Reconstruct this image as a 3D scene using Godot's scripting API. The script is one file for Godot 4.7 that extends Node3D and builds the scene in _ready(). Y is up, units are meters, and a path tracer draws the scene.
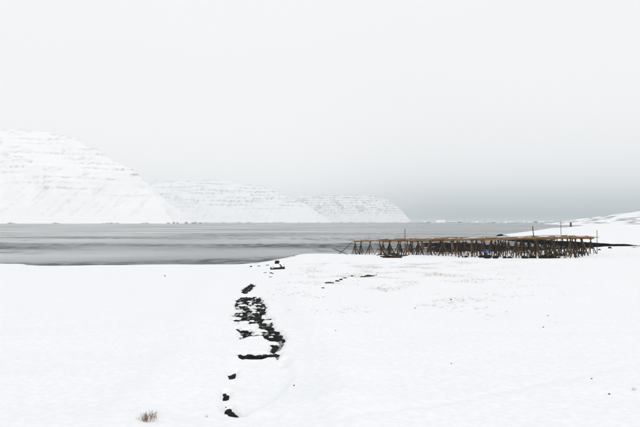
extends Node3D
# A snowy fjord shore with fish-drying racks under an overcast sky. x right, -z away (d = -z), y up, metres, sea level 0.

var rng := RandomNumberGenerator.new()
var used := {}
var n_big := FastNoiseLite.new()
var n_mid := FastNoiseLite.new()
var n_fine := FastNoiseLite.new()
var n_edge := FastNoiseLite.new()
var m_snow: StandardMaterial3D
var m_rock: StandardMaterial3D
var m_stone: StandardMaterial3D
var m_earth: StandardMaterial3D
var m_wood := []
var m_straw: StandardMaterial3D
var log_meshes := []
var stone_meshes := []
var cap_meshes := []

const CAMERA_HEIGHT := 6.5

# ---------------------------------------------------------------- helpers
func numbered(called: String) -> String:
	var k: int = used.get(called, -1) + 1
	used[called] = k
	return called if k == 0 else "%s_%03d" % [called, k]

func tag(o: Node, label: String, category := "", group := "", kind := "") -> Node:
	if label: o.set_meta("label", label)
	if category: o.set_meta("category", category)
	if group: o.set_meta("group", group)
	if kind: o.set_meta("kind", kind)
	return o

func thing(called: String, where: Vector3, turn := 0.0) -> Node3D:
	var o := Node3D.new()
	o.name = numbered(called)
	add_child(o)
	o.position = where
	o.rotation.y = turn
	return o

func piece(called: String, mesh: Mesh, m: Material, parent: Node = self, xf := Transform3D.IDENTITY) -> MeshInstance3D:
	var o := MeshInstance3D.new()
	o.mesh = mesh
	o.material_override = m
	o.transform = xf
	if parent == self:
		o.name = numbered(called)
		add_child(o)
	else:
		o.name = called
		parent.add_child(o, true)
	return o

func setting(called: String, mesh: Mesh, m: Material, label: String, category: String) -> MeshInstance3D:
	var o := piece(called, mesh, m)
	tag(o, label, category, "", "structure")
	return o

func sm(a: float, b: float, x: float) -> float:
	return smoothstep(a, b, x)

func along(pts: Array, x: float) -> float:   # piecewise smooth curve through (x, y) points
	if x <= pts[0].x: return pts[0].y
	for k in range(1, pts.size()):
		if x <= pts[k].x:
			var t: float = (x - pts[k - 1].x) / (pts[k].x - pts[k - 1].x)
			return lerpf(pts[k - 1].y, pts[k].y, t)
	return pts[pts.size() - 1].y

func grid(xs: PackedFloat32Array, ds: PackedFloat32Array, what: String, coloured := false) -> ArrayMesh:
	var nx := xs.size()
	var nd := ds.size()
	var hs := PackedFloat32Array()
	hs.resize(nx * nd)
	for j in nd:
		for i in nx:
			hs[j * nx + i] = height_of(what, xs[i], ds[j])
	var v := PackedVector3Array(); v.resize(nx * nd)
	var n := PackedVector3Array(); n.resize(nx * nd)
	var c := PackedColorArray()
	var uv := PackedVector2Array(); uv.resize(nx * nd)
	if coloured: c.resize(nx * nd)
	for j in nd:
		var j0 := maxi(j - 1, 0)
		var j1 := mini(j + 1, nd - 1)
		for i in nx:
			var i0 := maxi(i - 1, 0)
			var i1 := mini(i + 1, nx - 1)
			var at := j * nx + i
			v[at] = Vector3(xs[i], hs[at], -ds[j])
			uv[at] = Vector2(xs[i], ds[j]) * 0.001
			var gx := (hs[j * nx + i1] - hs[j * nx + i0]) / (xs[i1] - xs[i0])
			var gd := (hs[j1 * nx + i] - hs[j0 * nx + i]) / (ds[j1] - ds[j0])
			n[at] = Vector3(-gx, 1.0, gd).normalized()
			if coloured:
				c[at] = colour_of(what, xs[i], ds[j], hs[at])
	var ix := PackedInt32Array(); ix.resize((nx - 1) * (nd - 1) * 6)
	var w := 0
	for j in nd - 1:
		for i in nx - 1:
			var a := j * nx + i
			ix[w] = a; ix[w + 1] = a + nx; ix[w + 2] = a + nx + 1
			ix[w + 3] = a; ix[w + 4] = a + nx + 1; ix[w + 5] = a + 1
			w += 6
	var arr := []
	arr.resize(Mesh.ARRAY_MAX)
	arr[Mesh.ARRAY_VERTEX] = v
	arr[Mesh.ARRAY_NORMAL] = n
	arr[Mesh.ARRAY_TEX_UV] = uv
	if coloured: arr[Mesh.ARRAY_COLOR] = c
	arr[Mesh.ARRAY_INDEX] = ix
	var mesh := ArrayMesh.new()
	mesh.add_surface_from_arrays(Mesh.PRIMITIVE_TRIANGLES, arr)
	return mesh

func steps(a: float, b: float, dense_a: float, dense_b: float, fine: float, grow: float, most: float) -> PackedFloat32Array:
	var left := []
	var p := dense_a
	while p > a:
		p -= minf(fine + grow * (dense_a - p), most)
		left.append(p)
	left.reverse()
	var out := PackedFloat32Array(left)
	p = dense_a
	while p < dense_b:
		out.append(p)
		p += fine
	while p < b:
		out.append(p)
		p += minf(fine + grow * (p - dense_b), most)
	out.append(p)
	return out

func signed_in(p: Vector2, poly: PackedVector2Array) -> float:   # metres inside an outline, negative outside
	var best := 1e9
	var n := poly.size()
	var inside := false
	for k in n:
		var a := poly[k]
		var b := poly[(k + 1) % n]
		var ab := b - a
		var t := clampf((p - a).dot(ab) / ab.length_squared(), 0.0, 1.0)
		best = minf(best, p.distance_squared_to(a + ab * t))
		if (a.y > p.y) != (b.y > p.y) and p.x < (b.x - a.x) * (p.y - a.y) / (b.y - a.y) + a.x:
			inside = not inside
	return sqrt(best) * (1.0 if inside else -1.0)

# ---------------------------------------------------------------- the lie of the land
var SHORE := [Vector2(-420, 70), Vector2(-120, 86), Vector2(-70, 92), Vector2(-48, 94), Vector2(-40, 86.0), Vector2(-32, 82.0), Vector2(-20, 86.5), Vector2(-12, 93), Vector2(-8, 95), Vector2(-4, 103), Vector2(0, 110), Vector2(10, 117), Vector2(20, 120), Vector2(40, 124), Vector2(55, 132), Vector2(69, 150), Vector2(75, 400)]
var BANK := [Vector2(60, 115), Vector2(120, 80), Vector2(150, 68), Vector2(175, 64), Vector2(210, 66.5), Vector2(240, 70), Vector2(258, 74), Vector2(285, 86), Vector2(320, 102), Vector2(400, 138), Vector2(700, 270)]

var CHANNEL := PackedVector2Array([Vector2(-2.59, 18.88), Vector2(-2.75, 20.71), Vector2(-2.77, 21.66), Vector2(-2.62, 21.97), Vector2(-2.05, 21.44), Vector2(-1.70, 18.82), Vector2(-1.52, 17.44), Vector2(-1.42, 15.95), Vector2(-1.20, 15.00), Vector2(-1.05, 13.71), Vector2(-0.86, 12.63), Vector2(-0.66, 11.32), Vector2(-0.70, 10.87), Vector2(-0.69, 10.14), Vector2(-0.64, 9.59), Vector2(-0.68, 9.62), Vector2(-1.16, 9.58), Vector2(-1.33, 10.15), Vector2(-1.24, 10.36), Vector2(-1.45, 10.99), Vector2(-1.59, 12.32), Vector2(-1.85, 13.52), Vector2(-2.16, 15.25), Vector2(-2.30, 16.86)])
var UPPER := PackedVector2Array([Vector2(-3.09, 24.2), Vector2(-3.26, 26.95), Vector2(-3.32, 29.97), Vector2(-2.95, 28.43), Vector2(-2.79, 25.42), Vector2(-2.72, 22.7)])
var ISLANDS := [PackedVector2Array([Vector2(-1.95, 13.5), Vector2(-1.69, 13.85), Vector2(-1.41, 13.9), Vector2(-1.32, 13.55), Vector2(-1.36, 13.15), Vector2(-1.55, 12.95)]), PackedVector2Array([Vector2(-1.6, 10.99), Vector2(-1.42, 11.74), Vector2(-1.12, 11.94), Vector2(-0.98, 11.34), Vector2(-0.84, 10.64), Vector2(-0.88, 10.12), Vector2(-1.15, 10.02), Vector2(-1.4, 10.25)])]
var HOLES := [PackedVector2Array([Vector2(-1.27, 8.5), Vector2(-1.23, 8.68), Vector2(-1.20, 8.85), Vector2(-1.15, 8.44), Vector2(-1.2, 8.3)]), PackedVector2Array([Vector2(-0.62, 9.28), Vector2(-0.55, 9.25), Vector2(-0.5, 9.0), Vector2(-0.56, 9.02)]), PackedVector2Array([Vector2(-1.19, 7.50), Vector2(-1.14, 7.6), Vector2(-1.07, 7.24), Vector2(-1.07, 6.98), Vector2(-1.14, 7.12)]), PackedVector2Array([Vector2(-1.08, 6.97), Vector2(-1.01, 6.86), Vector2(-0.92, 6.68), Vector2(-0.81, 6.50), Vector2(-0.89, 6.24), Vector2(-1.02, 6.5)])]
var FROZEN := PackedVector2Array([Vector2(-1.25, 9.84), Vector2(-0.5, 9.47), Vector2(-0.36, 8.27), Vector2(-0.5, 6.99), Vector2(-0.78, 6.3), Vector2(-1.05, 6.6), Vector2(-1.2, 7.34), Vector2(-1.29, 8.40)])
var TRACK := [Vector2(0.2, 5.9), Vector2(0.61, 6.28), Vector2(1.83, 7.08), Vector2(3.05, 7.88), Vector2(4.70, 9.11), Vector2(8.5, 12.0)]

func slope(x: float, d: float) -> float:
	var l := 4.8 - 0.049 * d
	var r := 4.8 - 0.0335 * d + 0.02 * (x - 27.0) * sm(0, 67, d) + 0.55 * exp(-pow((x + 1.0) / 8.0, 2) - pow((d - 98.0) / 14.0, 2))
	return lerpf(l, r, sm(-13, -2, x))

func stream_line(d: float) -> float:   # where the stream's middle runs
	return along([Vector2(5, -0.6), Vector2(6.6, -0.85), Vector2(8.5, -0.85), Vector2(10, -1.0), Vector2(13, -1.4), Vector2(17, -1.9), Vector2(21, -2.4), Vector2(26, -3.0), Vector2(32, -3.4), Vector2(45, -4.6), Vector2(70, -9.0)], d)

func valley(x: float, d: float) -> float:   # the shallow dip that the stream lies in
	if d < 3.0 or d > 60.0: return 0.0
	var wide := 0.55 + 0.025 * d
	var e := (x - stream_line(d)) / wide
	var share := sm(3.0, 7.0, d) * (1.0 - sm(26.0, 60.0, d))
	return share * (-0.025 * exp(-e * e) + 0.085 * exp(-pow(absf(e) - 1.5, 2) * 4.0))

func ground(x: float, d: float) -> float:   # the snow without its smallest forms and without the open water
	var g := slope(x, d) + valley(x, d)
	var far := clampf(absf(d) / 60.0, 0.15, 1.0)
	g += n_big.get_noise_2d(x, d) * 0.20 * far
	var s := along(SHORE, x)
	g = lerpf(g, -2.0, sm(s - 1.0, s + 8.0, d + n_mid.get_noise_2d(x * 0.25, d * 0.25) * 3.0))
	if d > 60.0:
		var e := x - along(BANK, d)
		var f := lerpf(-2.0, 1.25, sm(-1.0, 1.8, e)) + 3.3 * sm(2.0, 52.0, e) + n_big.get_noise_2d(x * 0.3, d * 0.3) * 0.5 * sm(2.0, 25.0, e)
		f = lerpf(f, -2.0, sm(560.0, 620.0, d))
		g = maxf(g, f)
	return g

func opening(x: float, d: float) -> float:   # metres inside the part of the stream that is free of snow
	if x < -4.0 or x > 0.2 or d < 5.8 or d > 31.0: return -1.0
	var p := Vector2(x, d) + Vector2(n_edge.get_noise_2d(x * 5.0, d * 2.0) * 0.10, n_edge.get_noise_2d(x * 4.0 + 50.0, d * 2.0) * 0.28)
	var o := -1.0
	if d > 8.0: o = maxf(signed_in(p, CHANNEL), signed_in(p, UPPER)) + 0.05
	if d < 9.5:
		for hole in HOLES: o = maxf(o, signed_in(Vector2(x, d) * 0.6 + p * 0.4, hole) + 0.022)
	if o > -0.3:
		for isle in ISLANDS: o = minf(o, -signed_in(p, isle) + 0.02 + n_edge.get_noise_2d(x * 9.0, d * 3.0) * 0.12)
		if d > 9.9 and d < 22.3: o = minf(o + n_edge.get_noise_2d(x * 14.0 + 9.0, d * 5.0) * 0.05, (0.36 - n_edge.get_noise_2d(x * 4.0 - 30.0, d * 7.0 + x * 2.0)) * 0.45)
	return o

func snow_base(x: float, d: float) -> float:   # the snow cover without the open stream
	var g := ground(x, d)
	if d < 60.0 and d > -3.0 and absf(x) < 60.0:
		var near := 1.0 - sm(30.0, 60.0, d)
		g += near * (n_mid.get_noise_2d(x * 0.7, d * 0.7 + x * 0.2) * 0.035 + n_fine.get_noise_2d(x * 0.6 + d * 0.25, d * 1.4) * 0.007)
		if d < 14.0:
			g += n_fine.get_noise_2d(x * 5.0, d * 5.0) * 0.0018
			if x > -0.3 and x < 9.5:
				var best := 9.0
				for k in TRACK.size() - 1:
					best = minf(best, Geometry2D.get_closest_point_to_segment(Vector2(x, d), TRACK[k], TRACK[k + 1]).distance_to(Vector2(x, d)))
				best += n_fine.get_noise_2d(x * 3.0, d * 3.0) * 0.05
				g += -0.010 * exp(-pow(best / 0.07, 2)) + 0.003 * exp(-pow((best - 0.2) / 0.09, 2))
		if d < 10.2 and d > 6.0 and x < 0.2 and x > -2.0:
			g -= 0.055 * sm(-0.07, 0.07, signed_in(Vector2(x, d), FROZEN))
	return g

func snow_height(x: float, d: float) -> float:
	var g := snow_base(x, d)
	var o := opening(x, d)
	if o > -0.6:
		g += 0.012 * exp(-pow((o + 0.12) / 0.10, 2)) - 0.15 * sm(-0.01, 0.12, o)
	return g

func bed_height(x: float, d: float) -> float:
	var o := opening(x, d)
	var deep := 0.030 if d < 9.0 else 0.042
	return snow_base(x, d) - lerpf(0.30, deep, sm(-0.14, -0.02, o)) + (n_edge.get_noise_2d(x * 16.0, d * 7.0) * 0.055 + n_fine.get_noise_2d(x * 9.0, d * 6.0) * 0.008) * sm(9.0, 9.6, d) * sm(-0.05, 0.08, o)

func stream_height(x: float, d: float) -> float:
	var o := opening(x, d)
	return snow_base(x, d) - lerpf(0.30, 0.046, sm(-0.14, -0.02, o)) - 0.12 * (1.0 - sm(8.9, 9.3, d)) + n_fine.get_noise_2d(x * 3.0, d * 2.2) * 0.010

func on_snow(x: float, d: float, sink := 0.0) -> Vector3:
	return Vector3(x, snow_height(x, d) - sink, -d)

# ---------------------------------------------------------------- heights and colours of the sheets
var calm := FastNoiseLite.new()
var n_peak := FastNoiseLite.new()
var peak := {}
var hill_edge := [Vector2(560, 262), Vector2(600, 283), Vector2(1000, 440), Vector2(1300, 545), Vector2(1600, 600), Vector2(2100, 765), Vector2(2600, 980), Vector2(3000, 1200)]

func sea_height(x: float, d: float) -> float:
	var a := 0.34 * (1.0 - sm(200.0, 500.0, d)) * sm(-0.45, 0.4, calm.get_noise_2d(x * 0.008, d * 0.016))
	if a <= 0.0: return 0.0
	return a * (sin(d * 0.9 + calm.get_noise_2d(x * 0.03, d * 0.05) * 5.0) * 0.5 + calm.get_noise_2d(x * 0.12, d * 0.62))

func hill_height(x: float, d: float) -> float:
	var e := x - along(hill_edge, d) + n_big.get_noise_2d(x * 0.15, d * 0.15) * 25.0
	var h := lerpf(-3.0, 1.6, sm(-12.0, 6.0, e)) + maxf(0.0, e) * 0.03 * (1.0 - sm(900.0, 1500.0, d))
	return h + maxf(0.0, e - 20.0) * 0.135 * sm(800.0, 1500.0, d) + n_big.get_noise_2d(x * 0.4, d * 0.2) * 4.0 * sm(10.0, 120.0, e)

func hill_colour(x: float, d: float, h: float) -> Color:
	var e := x - along(hill_edge, d)
	var t := 0.0
	if h > -1.0: t = sm(0.10, 0.30, n_big.get_noise_2d(x * 0.5 + 70.0, d * 0.32)) * sm(15.0, 40.0, e) * (1.0 - sm(160.0, 330.0, e)) * 0.75
	return Color(0.85, 0.86, 0.875).lerp(Color(0.15, 0.145, 0.14), t)

func mountain_height(x: float, d: float) -> float:
	var n := n_peak
	var outline: PackedVector2Array = peak.outline
	var tall: float = peak.tall
	var deep: float = peak.deep
	var band: float = peak.band
	var rocky: float = peak.rocky
	var inside := signed_in(Vector2(x, d), outline)
	if inside < -40.0: return -20.0
	inside += n.get_noise_2d(x * 0.0035, d * 0.0035) * deep * 0.08 * sm(0.0, deep * 0.4, inside)
	inside += absf(n.get_noise_2d(x * 0.012, d * 0.012)) * deep * 0.022 * sm(0.0, deep * 0.3, inside) - deep * 0.01
	var h := tall * 1.02 * (1.0 - pow(maxf(0.0, 1.0 - inside / deep), peak.round)) if inside > 0.0 else inside * 0.4
	if inside > deep: h += (inside - deep) * 0.03
	var v := h / band + n.get_noise_2d(x * 0.001, d * 0.001) * 0.6
	var fr := v - floorf(v)
	var stepped := (floorf(v) + sm(0.45, 1.0, fr)) * band - n.get_noise_2d(x * 0.001, d * 0.001) * 0.6 * band
	return lerpf(h, stepped, 0.24 * sm(0.28, 0.5, h / tall) * (1.0 - sm(0.97, 1.0, h / tall)))

func mountain_colour(x: float, d: float, h: float) -> Color:
	var n := n_peak
	var outline: PackedVector2Array = peak.outline
	var tall: float = peak.tall
	var deep: float = peak.deep
	var band: float = peak.band
	var rocky: float = peak.rocky
	var snow := Color(0.84, 0.85, 0.87)
	var rock := Color(0.20, 0.205, 0.215)
	if h < 1.2: return rock if n.get_noise_2d(x * 0.01, d * 0.01) > 0.12 else snow
	var v := h / band + n.get_noise_2d(x * 0.001, d * 0.001) * 0.6
	var fr := v - floorf(v)
	var ledge := sm(0.60, 0.72, fr) * (1.0 - sm(0.84, 0.96, fr)) * sm(0.20, 0.36, h / tall)
	var which := floorf(v) * 3.7
	var patch := sm(0.0, 0.34, n.get_noise_2d(x * 0.0016 + which, d * 0.0016 + which) + rocky - 0.45)
	var grainy := sm(-0.2, 0.3, n.get_noise_2d(x * 0.02 + which, d * 0.02 + h * 0.09))
	var crag := sm(0.16, 0.36, n.get_noise_2d(x * 0.005 + 40.0, d * 0.005 + h * 0.012) + (rocky - 0.6) * 0.3) * sm(0.3, 0.5, h / tall) * grainy * 0.6
	var scree := sm(0.14, 0.34, n.get_noise_2d(x * 0.022 - h * 0.012, d * 0.003 + 7.0)) * sm(0.04, 0.1, h / tall) * (1.0 - sm(0.3, 0.45, h / tall)) * 0.35
	return snow.lerp(rock, 0.75 * clampf((ledge * patch * (0.3 + 0.7 * grainy) + crag + scree * grainy) * rocky, 0.0, 1.0))


func height_of(what: String, x: float, d: float) -> float:
	match what:
		"snow": return snow_height(x, d)
		"stream_bed": return bed_height(x, d)
		"stream": return stream_height(x, d)
		"bank": return lerpf(-0.7, 1.35, sm(-3.4, 0.7, x)) + n_mid.get_noise_2d(x * 0.9, d * 0.5) * 0.22 - 1.5 * sm(1.0, 2.7, x) - 1.9 * sm(262.0, 282.0, d) - 1.2 * (1.0 - sm(128.0, 146.0, d))
		"beach": return 1.0 - 0.0145 * (d - 120.0) - 1.3 * (1.0 - sm(19.0, 32.0, x) * (1.0 - sm(44.0, 60.0, x))) + n_mid.get_noise_2d(x * 0.3, d * 0.2) * 0.6
		"sea": return sea_height(x, d)
		"hill": return hill_height(x, d)
		"mountain": return mountain_height(x, d)
		"spit": return 3.2 * (1.0 - pow(absf(d - 4600.0) / 130.0, 2.0)) * sm(700.0, 790.0, x) * (1.0 - sm(2300.0, 2500.0, x)) - 0.6 + n_big.get_noise_2d(x * 0.2, d * 0.2) * 1.5
	return 0.0

func colour_of(what: String, x: float, d: float, h: float) -> Color:
	match what:
		"hill": return hill_colour(x, d, h)
		"mountain": return mountain_colour(x, d, h)
	return Color(0.16, 0.16, 0.165) if n_big.get_noise_2d(x * 0.3, d * 0.3) > 0.02 or h < 0.8 else Color(0.84, 0.85, 0.87)

# ---------------------------------------------------------------- materials
func mat(c: Color, rough: float, linear_in := true) -> StandardMaterial3D:
	var m := StandardMaterial3D.new()
	m.albedo_color = c.linear_to_srgb() if linear_in else c
	m.roughness = rough
	return m

func noise_tex(freq: float, octaves: int, size: int, lo: Color, hi: Color, seed_: int, normal := false, bump := 4.0, kind := FastNoiseLite.TYPE_SIMPLEX_SMOOTH) -> ImageTexture:
	var n := FastNoiseLite.new()
	n.noise_type = kind
	n.seed = seed_
	n.frequency = freq
	n.fractal_octaves = octaves
	var im := n.get_seamless_image(size, size)
	if normal:
		im.convert(Image.FORMAT_RGBA8)
		im.bump_map_to_normal_map(bump)
		return ImageTexture.create_from_image(im)
	im.convert(Image.FORMAT_RGBA8)
	for y in size:
		for x in size:
			im.set_pixel(x, y, lo.lerp(hi, im.get_pixel(x, y).r))
	return ImageTexture.create_from_image(im)

func make_materials() -> void:
	m_snow = mat(Color(0.86, 0.87, 0.885), 0.85)
	m_snow.uv1_triplanar = true
	m_snow.uv1_world_triplanar = true
	m_snow.uv1_scale = Vector3.ONE * 0.7
	m_snow.albedo_texture = noise_tex(0.02, 5, 512, Color(0.955, 0.958, 0.962), Color.WHITE, 5)
	m_snow.normal_enabled = true
	m_snow.normal_texture = noise_tex(0.03, 5, 512, Color.BLACK, Color.WHITE, 6, true, 3.0)
	m_snow.normal_scale = 0.14

	m_rock = mat(Color(0.016, 0.015, 0.0145), 0.95)
	m_rock.metallic_specular = 0.25
	m_rock.uv1_triplanar = true
	m_rock.uv1_world_triplanar = true
	m_rock.uv1_scale = Vector3.ONE * 0.5
	m_rock.albedo_texture = noise_tex(0.03, 5, 256, Color(0.55, 0.55, 0.55), Color.WHITE, 8)
	m_rock.normal_enabled = true
	m_rock.normal_texture = noise_tex(0.05, 5, 256, Color.BLACK, Color.WHITE, 9, true, 6.0)

	m_stone = mat(Color(0.032, 0.031, 0.03), 0.8)
	m_stone.metallic_specular = 0.3
	m_stone.uv1_triplanar = true
	m_stone.uv1_scale = Vector3.ONE * 0.6
	m_stone.albedo_texture = m_rock.albedo_texture
	m_stone.normal_enabled = true
	m_stone.normal_texture = m_rock.normal_texture
	m_earth = mat(Color(0.075, 0.05, 0.033), 0.95)
	m_earth.uv1_triplanar = true
	m_earth.uv1_scale = Vector3.ONE * 2.0
	m_earth.albedo_texture = m_rock.albedo_texture
	var grain := noise_tex(0.04, 4, 256, Color(0.5, 0.48, 0.46), Color.WHITE, 12)
	for c in [Color(0.46, 0.26, 0.10), Color(0.28, 0.165, 0.08), Color(0.065, 0.045, 0.03), Color(0.028, 0.022, 0.018), Color(0.42, 0.32, 0.21), Color(0.16, 0.10, 0.055)]:
		var w := mat(c, 0.85)
		w.uv1_triplanar = true
		w.uv1_scale = Vector3(0.7, 2.0, 0.7)
		w.albedo_texture = grain
		m_wood.append(w)
	m_straw = mat(Color(0.50, 0.30, 0.165), 0.9)
	m_straw.backlight_enabled = true
	m_straw.backlight = Color(0.45, 0.35, 0.25)
	m_straw.cull_mode = BaseMaterial3D.CULL_DISABLED

# ---------------------------------------------------------------- small shapes
func lathe_log(sides: int, wobble: float, seed_: int) -> ArrayMesh:   # a rough pole from y 0 to 1, radius about 1
	var st := SurfaceTool.new()
	st.begin(Mesh.PRIMITIVE_TRIANGLES)
	var r := RandomNumberGenerator.new()
	r.seed = seed_
	var rings := []
	for k in 4:
		var t := k / 3.0
		var off := Vector2(r.randf_range(-1, 1), r.randf_range(-1, 1)) * wobble
		var ring := []
		for i in sides:
			var a := TAU * i / sides
			var rad := lerpf(1.0, 0.72, t) * r.randf_range(0.88, 1.12)
			ring.append(Vector3(cos(a) * rad + off.x, t, sin(a) * rad + off.y))
		rings.append(ring)
	st.set_smooth_group(0)
	for k in 3:
		for i in sides:
			var a: Vector3 = rings[k][i]
			var b: Vector3 = rings[k][(i + 1) % sides]
			var c: Vector3 = rings[k + 1][(i + 1) % sides]
			var e: Vector3 = rings[k + 1][i]
			for p in [a, b, c, a, c, e]: st.add_vertex(p)
	st.set_smooth_group(-1)
	for k in [0, 3]:
		for i in sides:
			var ps := [Vector3(0, k / 3.0, 0), rings[k][(i + 1) % sides], rings[k][i]]
			if k == 3: ps.reverse()
			for p in ps: st.add_vertex(p)
	st.generate_normals()
	return st.commit()

func bar(called: String, a: Vector3, b: Vector3, radius: float, m: Material, parent: Node) -> MeshInstance3D:
	var y := b - a
	var x := y.cross(Vector3(0.31, 0.2, 0.93)).normalized()
	var z := x.cross(y).normalized()
	return piece(called, log_meshes[rng.randi() % log_meshes.size()], m, parent, Transform3D(Basis(x * radius, y, z * radius), a))

func lump(seed_: int, rough: float, only_top := false) -> ArrayMesh:   # a stone of about radius 1, or the snow lying on it
	var n := FastNoiseLite.new()
	n.seed = seed_
	n.frequency = 0.55
	n.fractal_octaves = 3
	var cols := 14
	var rows := 9
	var v := []
	for j in rows:
		var up := lerpf(-PI / 2, PI / 2, j / float(rows - 1)) if not only_top else lerpf(0.12, PI / 2, j / float(rows - 1))
		var ring := []
		for i in cols:
			var a := TAU * i / cols
			var dir := Vector3(cos(a) * cos(up), sin(up), sin(a) * cos(up))
			var r := 1.0 + n.get_noise_3dv(dir * 2.2) * rough
			if only_top: r = r * lerpf(1.0, 1.16, sm(0.1, 0.7, up)) + n.get_noise_3dv(dir * 5.0) * 0.06
			ring.append(dir * r)
		v.append(ring)
	var st := SurfaceTool.new()
	st.begin(Mesh.PRIMITIVE_TRIANGLES)
	st.set_smooth_group(0)
	for j in rows - 1:
		for i in cols:
			var a: Vector3 = v[j][i]
			var b: Vector3 = v[j][(i + 1) % cols]
			var c: Vector3 = v[j + 1][(i + 1) % cols]
			var e: Vector3 = v[j + 1][i]
			for p in [a, b, c, a, c, e]: st.add_vertex(p)
	st.generate_normals()
	return st.commit()

func boulder(called: String, x: float, d: float, size: Vector3, capped: bool, label: String, category: String, group := "", base := NAN, m: Material = null) -> Node3D:
	var y := (snow_height(x, d) if is_nan(base) else base) - size.y * 0.25
	var o := thing(called, Vector3(x, y, -d), rng.randf() * TAU)
	var k := rng.randi() % stone_meshes.size()
	piece("rock", stone_meshes[k], m if m else m_stone, o, Transform3D(Basis.from_scale(size), Vector3.UP * size.y * 0.5))
	if capped:
		piece("snow_cap", cap_meshes[k], m_snow, o, Transform3D(Basis.from_scale(size * Vector3(0.86, 0.9, 0.86)), Vector3.UP * size.y * 0.62))
	tag(o, label, category, group)
	return o

func blades(count: int, height: float, spread: float, seed_: int) -> ArrayMesh:   # a tuft of dry grass
	var r := RandomNumberGenerator.new()
	r.seed = seed_
	var st := SurfaceTool.new()
	st.begin(Mesh.PRIMITIVE_TRIANGLES)
	for k in count:
		var a := r.randf() * TAU
		var foot := Vector3(cos(a), 0, sin(a)) * spread * sqrt(r.randf()) * 0.45
		var lean := Vector3(r.randf_range(-1, 1), 0, r.randf_range(-1, 1)) * 0.8 + Vector3(0.35, 0, 0)
		var tall := height * r.randf_range(0.45, 1.0)
		var mid := foot + lean * tall * 0.35 + Vector3.UP * tall * 0.65
		var tip := foot + lean * tall * 1.0 + Vector3.UP * tall * r.randf_range(0.6, 1.0)
		var side := Vector3(cos(a + 1.3), 0, sin(a + 1.3)) * 0.0022 * (height / 0.13)
		var n := side.cross(mid - foot).normalized()
		st.set_normal((n * 0.3 + Vector3.UP).normalized())
		for p in [foot - side, foot + side, mid + side * 0.8, foot - side, mid + side * 0.8, mid - side * 0.8, mid - side * 0.8, mid + side * 0.8, tip]:
			st.add_vertex(p - Vector3.UP * 0.01)
	return st.commit()

# ---------------------------------------------------------------- drying racks
func ridge_pole(parent: Node, a: Vector3, b: Vector3, r: float, m: Material, snowy: bool, called := "pole") -> void:
	var p := bar(called, a, b, r, m, parent)
	if snowy:
		piece("snow", log_meshes[0], m_snow, p, Transform3D(Basis.from_scale(Vector3(0.85, 0.9, 0.7)), Vector3.ZERO).translated_local(p.transform.basis.inverse() * (Vector3.UP * r * 0.75) * Vector3(1.18, 1, 1.4) + Vector3(0, 0.05, 0)))

func trestle(parent: Node3D, at: Vector3, turn: float, tall: float, dark: float) -> void:
	var o := Node3D.new()
	o.name = "trestle"
	parent.add_child(o, true)
	o.position = at - parent.position
	o.rotation.y = turn
	var feet := []
	for s in [Vector2(-1, -1), Vector2(0.1, -1.1), Vector2(1, -1), Vector2(1, 1), Vector2(-0.1, 1.1), Vector2(-1, 1)]:
		var foot: Vector3 = Vector3(s.x * rng.randf_range(0.42, 0.72), 0, s.y * rng.randf_range(0.44, 0.72))
		var w: Vector3 = o.position + parent.position + foot.rotated(Vector3.UP, turn)
		foot.y = snow_height(w.x, -w.z) - at.y - 0.10
		var head: Vector3 = Vector3(-s.x * 0.10, tall + rng.randf_range(0.0, 0.16), -s.y * 0.10)
		feet.append([foot, head])
		bar("leg", foot, head, rng.randf_range(0.045, 0.08), pick_wood(dark), o)
	for k in 6:
		if rng.randf() < 0.7:
			var t := rng.randf_range(0.36, 0.46)
			var a: Vector3 = feet[k][0].lerp(feet[k][1], t)
			var b: Vector3 = feet[(k + 1) % 6][0].lerp(feet[(k + 1) % 6][1], t)
			bar("rail", a + (a - b) * 0.12, b + (b - a) * 0.12, 0.05, pick_wood(dark), o)
	if rng.randf() < 0.5:
		bar("brace", feet[0][0].lerp(feet[0][1], 0.1), feet[1][0].lerp(feet[1][1], 0.75), 0.045, pick_wood(dark), o)

func pick_wood(dark: float) -> Material:
	var r := rng.randf()
	if r < dark: return m_wood[3] if rng.randf() < 0.55 else m_wood[2]
	return m_wood[[5, 1, 5, 4, 2][rng.randi() % 5]]

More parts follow.
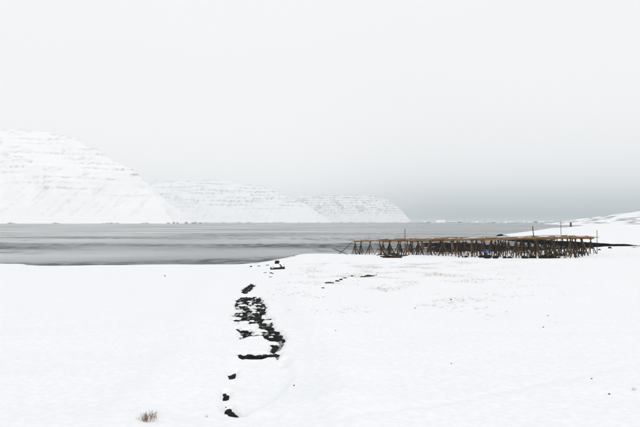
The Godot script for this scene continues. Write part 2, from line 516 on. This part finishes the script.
func racks() -> void:
	var u := Vector2(-0.455, 0.89)
	var v := Vector2(0.89, 0.455)
	var names := ["front row of brown pole drying racks, nearest the snowy field", "second row of brown pole drying racks, just behind the front row", "third row of pole drying racks, in the middle of the stand", "fourth row of pole drying racks, behind the middle row", "rearmost row of pole drying racks, nearest the dark far bank"]
	var tops := []
	var roots := []
	for k in 5:
		var off := 4.6 * k
		var s0: float = [0.0, 3.6, 6.4, 10.0, 13.0][k]
		var s1: float = [48.0, 46.0, 43.0, 38.0, 34.0][k]
		var start := Vector2(27.2, 67.0) + v * off
		var p0 := start + u * s0
		var root := thing("drying_rack", Vector3(p0.x, ground(p0.x, p0.y), -p0.y))
		tag(root, names[k], "drying rack", "rows of fish-drying racks by the water")
		roots.append(root)
		var row := []
		var s := s0
		while s <= s1:
			var p := start + u * s + Vector2(rng.randf_range(-0.25, 0.25), rng.randf_range(-0.25, 0.25))
			var y := ground(p.x, p.y)
			var tall := 2.15 + rng.randf_range(-0.05, 0.05)
			trestle(root, Vector3(p.x, y, -p.y), rng.randf_range(-0.25, 0.25) + 0.47, tall, 0.5 + 0.1 * k)
			row.append(Vector3(p.x, y + tall + 0.05, -p.y))
			s += 2.75
		tops.append(row)
		# pairs of long beams in the forks of the trestles
		for i in row.size() - 1:
			for side in [-1, 1]:
				var a: Vector3 = row[i] - root.position
				var b: Vector3 = row[i + 1] - root.position
				var dir := (b - a).normalized()
				var off3: Vector3 = Vector3(v.x, 0, -v.y) * 0.13 * side + Vector3.UP * rng.randf_range(0.0, 0.06)
				ridge_pole(root, a - dir * rng.randf_range(0.25, 0.7) + off3, b + dir * rng.randf_range(0.1, 0.45) + off3, rng.randf_range(0.085, 0.125), m_wood[[0, 0, 1, 4][rng.randi() % 4]], rng.randf() < 0.12, "beam")
			if rng.randf() < 0.75:   # a rail tied half-way up from trestle to trestle
				var a2: Vector3 = row[i] - root.position + Vector3(0, -1.3, 0)
				var b2: Vector3 = row[i + 1] - root.position + Vector3(0, -1.3, 0)
				bar("side_rail", a2 + Vector3(0.25, 0, 0), b2 + Vector3(0.25, 0, 0), 0.055, pick_wood(0.6), root)
	# thin drying poles laid across from row to row, some lying lengthwise on top
	for k in 4:
		var near: Array = tops[k]
		var root: Node3D = roots[k]
		for i in near.size() - 1:
			for q in 3:
				var a: Vector3 = near[i].lerp(near[i + 1], (q + rng.randf_range(0.1, 0.9)) / 3.0)
				var best: Vector3 = tops[k + 1][0]
				for b in tops[k + 1]:
					if Vector2(b.x - a.x, b.z - a.z).distance_to(Vector2(v.x, -v.y) * 4.6) < Vector2(best.x - a.x, best.z - a.z).distance_to(Vector2(v.x, -v.y) * 4.6): best = b
				if best.distance_to(a) > 7.0: continue
				var b3 := best + Vector3(u.x, 0, -u.y) * rng.randf_range(-1.4, 1.4)
				var out := (b3 - a).normalized() * 0.5
				var up := Vector3.UP * rng.randf_range(0.15, 0.21)
				ridge_pole(root, a - out - root.position + up, b3 + out - root.position + up, rng.randf_range(0.04, 0.065), m_wood[[0, 1, 4, 0][rng.randi() % 4]], rng.randf() < 0.35)
			if k < 3 and rng.randf() < 0.6:
				var a: Vector3 = near[i] + Vector3(v.x, 0, -v.y) * rng.randf_range(0.4, 4.0)
				var dir: Vector3 = (near[i + 1] - near[i]) * rng.randf_range(1.2, 1.9)
				var up := Vector3.UP * rng.randf_range(0.27, 0.36)
				ridge_pole(root, a - root.position + up, a + dir - root.position + up, 0.06, m_wood[[0, 0, 1, 4][rng.randi() % 4]], rng.randf() < 0.5, "loose_pole")

func upright(called: String, x: float, d: float, tall: float, r: float, m: Material, label: String, lean := 0.0) -> Node3D:
	var o := thing(called, on_snow(x, d, 0.15))
	bar("shaft", Vector3.ZERO, Vector3(lean, tall + 0.15, 0), r, m, o)
	tag(o, label, "post")
	return o

# ---------------------------------------------------------------- far things
func mountain(called: String, label: String, outline: PackedVector2Array, tall: float, deep: float, box: Rect2, cell: float, seed_: int, rocky: float, band: float, rounded: float) -> void:
	n_peak.seed = seed_
	n_peak.frequency = 1.0
	n_peak.fractal_octaves = 4
	peak = {"outline": outline, "tall": tall, "deep": deep, "rocky": rocky, "band": band, "round": rounded}
	var xs := PackedFloat32Array()
	var ds := PackedFloat32Array()
	var p := box.position.x
	while p <= box.end.x:
		xs.append(p); p += cell
	p = box.position.y
	while p <= box.end.y:
		ds.append(p); p += cell
	var m := mat(Color.WHITE, 0.9)
	m.vertex_color_use_as_albedo = true
	setting(called, grid(xs, ds, "mountain", true), m, label, "mountain")

func house(where: Vector3, size: Vector3, turn: float, wall_m: Material, roof_m: Material, label: String, group: String) -> void:
	var o := thing("house", where, turn)
	var b := BoxMesh.new()
	b.size = Vector3(size.x, size.y + 1.0, size.z)
	piece("wall", b, wall_m, o, Transform3D(Basis.IDENTITY, Vector3(0, size.y / 2 - 0.5, 0)))
	var r := PrismMesh.new()
	r.size = Vector3(size.z + 0.6, size.z * 0.38, size.x + 0.6)
	piece("roof", r, roof_m, o, Transform3D(Basis(Vector3.UP, PI / 2), Vector3(0, size.y + size.z * 0.19 + 0.003, 0)))
	tag(o, label, "house", group)

# ---------------------------------------------------------------- the scene
func _ready() -> void:
	rng.seed = 20240
	calm.seed = 31
	calm.frequency = 1.0
	for a in [[n_big, 11, 0.035, 3], [n_mid, 12, 0.5, 3], [n_fine, 13, 1.0, 4], [n_edge, 14, 0.35, 4]]:
		a[0].noise_type = FastNoiseLite.TYPE_SIMPLEX_SMOOTH
		a[0].seed = a[1]
		a[0].frequency = a[2]
		a[0].fractal_octaves = a[3]

	# camera
	var cam := Camera3D.new()
	cam.name = "camera"
	cam.position = Vector3(0, CAMERA_HEIGHT, 0)
	cam.rotation_degrees.x = 0.785
	cam.fov = 38.0
	cam.near = 0.1
	cam.far = 40000.0
	add_child(cam)
	cam.current = true

	# sky: an even overcast, brighter overhead, with a grey snow cloud low over the open end of the fjord
	var im := Image.create(512, 256, false, Image.FORMAT_RGBF)
	var cl := FastNoiseLite.new()
	cl.seed = 3
	cl.frequency = 1.3
	cl.fractal_octaves = 3
	for y in 256:
		var up := (0.5 - (y + 0.5) / 256.0) * 180.0
		for x in 512:
			var az := wrapf((x + 0.5) / 512.0 * 360.0, -180.0, 180.0)   # degrees to the right of -z
			var e := maxf(up, 0.0)
			var dir := Vector3(sin(deg_to_rad(az)), 3.0 * sin(deg_to_rad(e)), -cos(deg_to_rad(az)))
			var l := 1.03 - 0.115 * (1.0 - exp(-e / 6.0)) + 0.12 * sm(20.0, 90.0, e) + cl.get_noise_3dv(dir) * 0.012
			var side := 0.02 + 0.98 * sm(-5.0, 13.0, az) * (1.0 - sm(60.0, 130.0, az))
			var dark := side * (0.40 * exp(-pow(e / 2.4, 1.5)) + 0.06 * exp(-pow(e / 9.0, 2)))
			var c := Color(l, l * 1.008, l * 1.020)
			im.set_pixel(x, y, Color(c.r * (1.0 - dark * 1.10), c.g * (1.0 - dark), c.b * (1.0 - dark * 0.95)))
	var sky_m := PanoramaSkyMaterial.new()
	sky_m.panorama = ImageTexture.create_from_image(im)
	var sky := Sky.new()
	sky.sky_material = sky_m
	var env := Environment.new()
	env.background_mode = Environment.BG_SKY
	env.sky = sky
	env.tonemap_mode = Environment.TONE_MAPPER_LINEAR
	env.tonemap_exposure = 1.015
	env.sdfgi_enabled = true
	env.ssao_enabled = true
	env.ssil_enabled = true
	env.fog_enabled = true
	env.fog_density = 0.00005
	env.fog_light_color = Color(0.90, 0.95, 0.97)
	var we := WorldEnvironment.new()
	we.name = "world"
	we.environment = env
	add_child(we)
	var sun := DirectionalLight3D.new()
	sun.name = "sun"
	sun.light_energy = 0.34
	sun.light_angular_distance = 25.0
	sun.light_color = Color(1.0, 0.985, 0.96)
	sun.rotation_degrees = Vector3(-30, 20, 0)
	sun.shadow_enabled = true
	add_child(sun)

	make_materials()
	for k in 5: log_meshes.append(lathe_log(7, 0.22, 30 + k))
	for k in 5:
		stone_meshes.append(lump(60 + k, 0.55))
		cap_meshes.append(lump(60 + k, 0.55, true))

	# the snow field, with the headland beyond the inlet
	var xs := steps(-420, 420, -3.6, 0.2, 0.05, 0.024, 12.0)
	var ds := steps(-12, 680, 5.6, 11.0, 0.045, 0.0125, 10.0)
	setting("snow_ground", grid(xs, ds, "snow"), m_snow, "smooth white snowfield sloping down to the fjord", "snow")

	# open stream: dark bed and water
	var bx := steps(-3.6, 0.1, -3.6, 0.1, 0.04, 0.0, 0.04)
	var bd := steps(6.0, 30.6, 6.0, 30.6, 0.06, 0.0, 0.06)
	setting("stream_bed", grid(bx, bd, "stream_bed"), m_rock, "dark wet gravel bed of the snow-edged stream", "stream bed")
	var m_stream := mat(Color(0.012, 0.012, 0.012), 0.22)
	m_stream.specular_mode = BaseMaterial3D.SPECULAR_SCHLICK_GGX
	setting("stream", grid(bx, bd, "stream"), m_stream, "narrow black stream running towards the fjord", "stream")

	# sea
	var m_sea := mat(Color(0.020, 0.036, 0.041), 0.14)
	m_sea.roughness = 1.0
	m_sea.metallic_specular = 0.4
	m_sea.roughness_texture = noise_tex(0.012, 4, 512, Color(0.08, 0.08, 0.08), Color(0.31, 0.31, 0.31), 21)
	m_sea.uv1_scale = Vector3(0.8, 1.7, 1.0)
	setting("sea", grid(steps(-9000, 9000, -75, 90, 1.4, 0.05, 900.0), steps(60, 11500, 84, 150, 0.42, 0.011, 400.0), "sea"), m_sea, "calm grey water of the fjord", "sea")

	# dark shores: the steep bank across the inlet and the beach behind the racks
	var m_shore := m_rock.duplicate() as StandardMaterial3D
	m_shore.albedo_color = Color(0.012, 0.012, 0.012).linear_to_srgb()
	m_shore.roughness = 1.0
	m_shore.metallic_specular = 0.2
	var bank_d := PackedFloat32Array()
	for k in 110: bank_d.append(128.0 + k * 1.4)
	var bank_e := PackedFloat32Array()
	for k in 24: bank_e.append(-4.4 + k * 0.31)
	var bank_mesh := grid(bank_e, bank_d, "bank")
	var arr := bank_mesh.surface_get_arrays(0)
	var vs: PackedVector3Array = arr[Mesh.ARRAY_VERTEX]
	for k in vs.size(): vs[k].x += along(BANK, -vs[k].z)
	arr[Mesh.ARRAY_VERTEX] = vs
	var bent := ArrayMesh.new()
	bent.add_surface_from_arrays(Mesh.PRIMITIVE_TRIANGLES, arr)
	setting("shore_bank", bent, m_shore, "black rocky bank below the snow across the inlet", "bank")
	setting("beach", grid(steps(10, 66, 10, 66, 0.7, 0.0, 1.0), steps(112, 196, 112, 196, 0.8, 0.0, 1.0), "beach"), m_shore, "black stony beach behind the drying racks", "beach")

	# far land
	mountain("mountain", "near snow-covered mountain falling to the water on the left", PackedVector2Array([Vector2(-4200, 2250), Vector2(-2000, 2330), Vector2(-1000, 2560), Vector2(-640, 2700), Vector2(-570, 2850), Vector2(-640, 3050), Vector2(-1300, 4000), Vector2(-2600, 5200), Vector2(-4200, 5200)]), 452.0, 570.0, Rect2(-2750, 2200, 2250, 1500), 7.5, 71, 0.55, 26.0, 1.15)
	mountain("mountain", "middle snowy mountain whose ridge fades into cloud", PackedVector2Array([Vector2(-3000, 5600), Vector2(-1300, 5600), Vector2(-500, 5720), Vector2(0, 5880), Vector2(130, 6000), Vector2(60, 6300), Vector2(-600, 7300), Vector2(-2200, 7900), Vector2(-3000, 7900)]), 440.0, 900.0, Rect2(-2300, 5500, 2500, 1800), 12.0, 77, 0.66, 36.0, 1.7)
	mountain("mountain", "farthest layered mountain ending in a dark steep cape", PackedVector2Array([Vector2(-700, 8000), Vector2(300, 8050), Vector2(900, 8180), Vector2(1240, 8420), Vector2(1275, 8560), Vector2(1200, 8800), Vector2(500, 9800), Vector2(-700, 10000)]), 375.0, 520.0, Rect2(-500, 7900, 1850, 1500), 11.0, 83, 1.05, 34.0, 1.7)

	# low hill on the right and the spit with the village
	var hill_x := steps(230, 2600, 280, 1100, 9.0, 0.05, 60.0)
	var hill_d := steps(560, 2900, 600, 2300, 14.0, 0.05, 60.0)
	var m_far := mat(Color.WHITE, 0.9)
	m_far.vertex_color_use_as_albedo = true
	setting("hill", grid(hill_x, hill_d, "hill", true), m_far, "low snowy hill with dark patches rising on the right", "hill")
	setting("spit", grid(steps(660, 2600, 660, 2600, 20.0, 0, 20.0), steps(4450, 4750, 4450, 4750, 20.0, 0, 20.0), "spit", true), m_far, "flat dark spit of land across the fjord", "spit")
	var white_m := mat(Color(0.78, 0.78, 0.77), 0.8)
	var snow_roof := mat(Color(0.82, 0.83, 0.85), 0.9)
	var dark_roof := mat(Color(0.08, 0.08, 0.085), 0.8)
	var pale_m := mat(Color(0.42, 0.42, 0.42), 0.8)
	var grey_m := mat(Color(0.30, 0.29, 0.29), 0.8)
	house(Vector3(885, 2.0, -4560), Vector3(66, 9, 22), 0.1, white_m, snow_roof, "long white hall on the spit across the fjord", "")
	var hx := 770.0
	while hx < 1900.0:
		if absf(hx - 885.0) > 50.0:
			var dark := rng.randf() < 0.2
			var hd := 4545.0 + rng.randf() * 60.0
			house(Vector3(hx, 1.6, -hd), Vector3(rng.randf_range(12, 34), rng.randf_range(5, 8), rng.randf_range(8, 11)), rng.randf_range(-0.6, 0.6), grey_m if dark else white_m, grey_m if rng.randf() < 0.25 else snow_roof, "tiny dark house on the spit across the fjord" if dark else "tiny white house on the spit across the fjord", "village houses on the spit")
		hx += rng.randf_range(22, 62)
	for k in 7:   # farm under the left mountain
		var fx := -650.0 + k * 22.0 + rng.randf_range(-12, 12)
		var fd := 2660.0 + rng.randf() * 25.0
		house(Vector3(fx, 1.0, -fd), Vector3(rng.randf_range(6, 12), rng.randf_range(2.2, 3.6), 6), rng.randf_range(-0.6, 0.6), pale_m, grey_m if k % 2 else snow_roof, "small grey farm building on the shore below the left mountain", "farm buildings below the left mountain")

	print("land done")
	racks()

	# posts
	upright("post", 12.6, 92.0, 3.9, 0.06, m_wood[2], "thin upright pole sticking out above the left half of the racks")
	upright("post", 26.6, 76.5, 3.75, 0.07, m_wood[3], "crooked dark pole with a broken top above the right racks", -0.35)
	upright("post", 33.8, 87.0, 4.6, 0.045, m_wood[2], "tallest thin pole rising behind the right racks")
	upright("post", 39.3, 88.0, 3.3, 0.05, m_wood[2], "thin pole beside the last trestle at the right end")
	var beacon := thing("beacon", Vector3(288, ground(288, 700) if ground(288, 700) > 0.5 else 0.0, -712))
	beacon.position.y = maxf(hill_height(288.0, 712.0), -0.3)
	var bm := mat(Color(0.16, 0.085, 0.065), 0.9)
	var cyl := CylinderMesh.new()
	cyl.bottom_radius = 1.25; cyl.top_radius = 0.95; cyl.height = 6.0; cyl.radial_segments = 16
	piece("shaft", cyl, bm, beacon, Transform3D(Basis.IDENTITY, Vector3(0, 2.7, 0)))
	var cap := CylinderMesh.new()
	cap.bottom_radius = 1.2; cap.top_radius = 0.3; cap.height = 0.9; cap.radial_segments = 16
	piece("cap", cap, bm, beacon, Transform3D(Basis.IDENTITY, Vector3(0, 6.16, 0)))
	tag(beacon, "small brown beacon standing by the far strip of water", "beacon")

	# fallen poles at the left end of the racks
	var fallen := thing("fallen_pole", on_snow(3.2, 97.0))
	bar("shaft", Vector3(-1.2, 0.9, 0), Vector3(1.1, 0.0, 0.4), 0.06, m_wood[3], fallen)
	tag(fallen, "dark fallen pole leaning by the left end of the racks", "pole")
	var fallen2 := thing("fallen_pole", on_snow(5.0, 103.0))
	bar("shaft", Vector3(-1.9, 0.0, 0), Vector3(0.5, 2.1, -0.3), 0.055, m_wood[3], fallen2)
	tag(fallen2, "long pole propped aslant against the leftmost trestle", "pole")

	# heap of old planks
	var heap := thing("plank_heap", on_snow(9.4, 79.5))
	for k in 16:
		var a := Vector3(rng.randf_range(-2.2, 0.3), rng.randf_range(0.02, 0.45), rng.randf_range(-0.5, 0.5))
		var b := a + Vector3(rng.randf_range(1.1, 2.3), rng.randf_range(-0.12, 0.2), rng.randf_range(-0.5, 0.5))
		bar("plank", a, b, rng.randf_range(0.06, 0.1), pick_wood(0.85), heap)
	piece("stone", stone_meshes[1], m_stone, heap, Transform3D(Basis.from_scale(Vector3(0.65, 0.42, 0.4)), Vector3(-0.1, 0.2, 0)))
	piece("stone", stone_meshes[2], m_stone, heap, Transform3D(Basis.from_scale(Vector3(0.4, 0.25, 0.35)), Vector3(0.7, 0.1, 0.1)))
	piece("snow_patch", cap_meshes[3], m_snow, heap, Transform3D(Basis.from_scale(Vector3(0.5, 0.1, 0.3)), Vector3(-0.5, 0.3, 0.1)))
	tag(heap, "dark heap of old planks and stones in front of the racks", "plank heap")

	# blue tub between the racks
	var tub := thing("tub", on_snow(21.6, 81.0, 0.02), 0.3)
	var blue := mat(Color(0.06, 0.24, 0.72), 0.45)
	var tb := SurfaceTool.new()
	tb.begin(Mesh.PRIMITIVE_TRIANGLES)
	var base_box := BoxMesh.new()
	for s in [[Vector3(0.62, 0.04, 0.45), Vector3(0, 0.02, 0)], [Vector3(0.62, 0.4, 0.03), Vector3(0, 0.243, 0.21)], [Vector3(0.62, 0.4, 0.03), Vector3(0, 0.243, -0.21)], [Vector3(0.03, 0.4, 0.386), Vector3(0.295, 0.243, 0)], [Vector3(0.03, 0.4, 0.386), Vector3(-0.295, 0.243, 0)]]:
		base_box.size = s[0]
		tb.append_from(base_box, 0, Transform3D(Basis.IDENTITY, s[1] + Vector3.UP * 0.6))
	piece("bin", tb.commit(), blue, tub, Transform3D(Basis.from_scale(Vector3(1.15, 0.75, 1.0)), Vector3(0, 0.15, 0)))
	var stand := BoxMesh.new()
	stand.size = Vector3(0.3, 0.62, 0.3)
	piece("stand", stand, m_wood[2], tub, Transform3D(Basis.IDENTITY, Vector3(0, 0.29, 0)))
	tag(tub, "bright blue tub standing under the drying racks", "tub")

	# dark stones weighing down trestle feet
	for s in [[24.3, 71.5, 0.55], [25.2, 70.2, 0.6], [22.0, 73.4, 0.5], [19.8, 72.8, 0.6], [26.0, 69.4, 0.5], [29.5, 77.5, 0.5], [30.8, 78.8, 0.55], [35.6, 84.5, 0.5], [20.6, 76.0, 0.5], [18.0, 79.5, 0.4]]:
		for q in 4:
			boulder("ballast_stone", s[0] + rng.randf_range(-0.8, 0.8), s[1] + rng.randf_range(-0.5, 0.5), Vector3(s[2], s[2] * 0.75, s[2] * 0.8) * rng.randf_range(0.35, 0.75), false, "dark stone at the foot of the drying racks", "stone", "stones at the feet of the racks")

	# boulders on the slope of the bluff
	boulder("boulder", -4.94, 72.1, Vector3(0.36, 0.30, 0.30), false, "round dark boulder on the brow of the snowy bluff", "boulder")
	boulder("boulder", -3.75, 52.6, Vector3(0.42, 0.26, 0.35), true, "snow-capped dark boulder, left of the pair below the brow", "boulder")
	boulder("boulder", -3.32, 53.3, Vector3(0.30, 0.42, 0.30), true, "snow-capped dark boulder, right of the pair below the brow", "boulder")
	for s in [[-3.9, 44.0, 0.10], [-3.4, 43.0, 0.08], [-3.2, 42.0, 0.07], [-2.9, 36.5, 0.08], [-5.6, 66.0, 0.16], [-6.3, 64.0, 0.14], [-6.9, 62.0, 0.13]]:
		boulder("stone", s[0], s[1], Vector3(s[2], s[2] * 0.7, s[2]), rng.randf() < 0.5, "small dark stone poking through snow near the boulders", "stone", "small stones below the bluff")

	# stream stones
	var placed := 0
	var tries := 0
	while placed < 64 and tries < 3000:
		tries += 1
		var x := rng.randf_range(-2.9, -0.6)
		var d := rng.randf_range(9.6, 21.8)
		if opening(x, d) < 0.10: continue
		var r := rng.randf_range(0.03, 0.10)
		boulder("stream_stone", x, d, Vector3(r, r * 0.42, r * 0.9), rng.randf() < 0.12, "flat dark wet stone in the open stream", "stone", "stones in the stream", snow_base(x, d) - 0.045)
		placed += 1
	var leaf_tuft := piece("stream_grass", blades(26, 0.07, 0.16, 5), mat(Color(0.42, 0.20, 0.05), 0.9), self, Transform3D(Basis.IDENTITY, Vector3(-0.80, ground(-0.8, 9.66) - 0.05, -9.66)))
	tag(leaf_tuft, "small orange tuft of dead grass at the stream's dark lip", "grass tuft")

	# bare earth along a broken bank
	for s in [[0.42, 28.7, 0.24, 0.045], [0.12, 25.1, 0.07, 0.03], [0.86, 30.6, 0.16, 0.05], [1.06, 31.5, 0.13, 0.06], [1.35, 33.4, 0.16, 0.035], [1.87, 36.2, 0.10, 0.06], [2.45, 35.2, 0.22, 0.045], [2.78, 35.7, 0.26, 0.09], [3.02, 36.3, 0.16, 0.07], [3.45, 38.2, 0.09, 0.04]]:
		boulder("earth_clod", s[0], s[1], Vector3(s[2], s[3], s[2] * 0.6), rng.randf() < 0.3, "dark bare clod of earth in the broken line across the snow", "earth clod", "bare earth clods in a line", NAN, m_earth)

	# lone tufts and specks
	for s in [[-1.63, 5.86, 0.10, 0.22, 120, "pale tuft of dry grass at the bottom edge of the snowfield"], [-1.14, 6.24, 0.05, 0.05, 16, "tiny dark tuft between the pale tuft and the stream holes"], [3.66, 7.27, 0.055, 0.07, 22, "small brown tuft at the right edge of the snowfield"], [61.1, 120.5, 0.5, 1.6, 60, "tawny grass clump beyond the right end of the racks"]]:
		var o := piece("grass_tuft", blades(s[4], s[2], s[3], int(s[0] * 100) + 900), m_straw, self, Transform3D(Basis.IDENTITY, on_snow(s[0], s[1])))
		tag(o, s[5], "grass tuft")
	for s in [
		[4.18, 19.8, 0.03, "dark stone on the open snow below the right half of the racks"],
		[4.67, 12.99, 0.018, "lone pebble in the middle of the right snowfield"],
		[-0.32, 7.66, 0.011, "tiny pebble just right of the lower stream holes"],
		[3.45, 7.9, 0.01, "tiny pebble above the brown tuft at the right edge"],
		[3.3, 7.1, 0.012, "dark pebble left of the brown tuft at the right edge"],
		[3.55, 6.85, 0.01, "tiny pebble below the brown tuft at the right edge"],
		[-10.5, 42, 0.06, "lone dark stone on the left snowfield near the shore"],
		[1.9, 9, 0.009, "tiny pebble in the right foreground, near the faint track"],
		[2.6, 17, 0.02, "pebble on the snow between the grass and the foreground"],
		[5.5, 15, 0.016, "pebble farthest right on the middle snowfield"],
		[0.3, 12, 0.012, "tiny pebble to the right of the open stream"],
		[57, 122, 0.35, "dark stone beyond the right end of the racks, near the inlet tip"],
		[50, 111, 0.25, "small stone beside the right end of the racks"]]:
		boulder("pebble", s[0], s[1], Vector3(s[2], s[2] * 0.7, s[2]), false, s[3], "pebble", "pebbles on the snowfield")

	# thin dead grass poking through the snow
	var tuft := blades(10, 0.11, 0.16, 77)
	var places := []
	var g := RandomNumberGenerator.new()
	g.seed = 99
	var k2 := 0
	while places.size() < 7000 and k2 < 160000:
		k2 += 1
		var d := g.randf_range(12.0, 66.0)
		var x := g.randf_range(-2.0, 26.0)
		var want := sm(-0.05, 0.45, n_mid.get_noise_2d(x * 0.5, d * 0.3)) * exp(-pow((x - d * 0.12 - 0.3) / (d * 0.13 + 0.4), 2)) * sm(13.0, 21.0, d)
		if g.randf() > want: continue
		places.append([x, d, g.randf_range(0.4, 1.0)])
	k2 = 0
	while k2 < 1500:   # on the brow above the water
		k2 += 1
		var x := g.randf_range(-9.0, 6.0)
		var d := along(SHORE, x) - 0.5 - 13.0 * pow(g.randf(), 2.0)
		if n_mid.get_noise_2d(x * 0.5, 3.0) < 0.0: continue
		places.append([x, d, g.randf_range(1.2, 2.6)])
	k2 = 0
	while k2 < 500:   # along the left shore
		k2 += 1
		var x := g.randf_range(-46.0, -9.0)
		if n_mid.get_noise_2d(x * 0.3, 9.0) < 0.1: continue
		places.append([x, along(SHORE, x) - g.randf_range(0.2, 2.0), g.randf_range(0.8, 1.8)])
	k2 = 0
	while k2 < 700:   # in front of the racks
		k2 += 1
		var x := g.randf_range(-1.0, 50.0)
		var d := g.randf_range(58.0, 92.0)
		if n_mid.get_noise_2d(x * 0.3, d * 0.12) < 0.12: continue
		places.append([x, d, g.randf_range(0.8, 1.7)])
	var mm := MultiMesh.new()
	mm.transform_format = MultiMesh.TRANSFORM_3D
	mm.mesh = tuft
	mm.instance_count = places.size()
	for k in places.size():
		var q: Array = places[k]
		mm.set_instance_transform(k, Transform3D(Basis(Vector3.UP, g.randf() * TAU).scaled(Vector3.ONE * q[2]), on_snow(q[0], q[1], 0.02)))
	var grass := MultiMeshInstance3D.new()
	grass.name = "dead_grass"
	grass.multimesh = mm
	grass.material_override = m_straw
	add_child(grass)
	tag(grass, "sparse straw-coloured grass poking through the snow", "grass", "", "stuff")
	print("done")
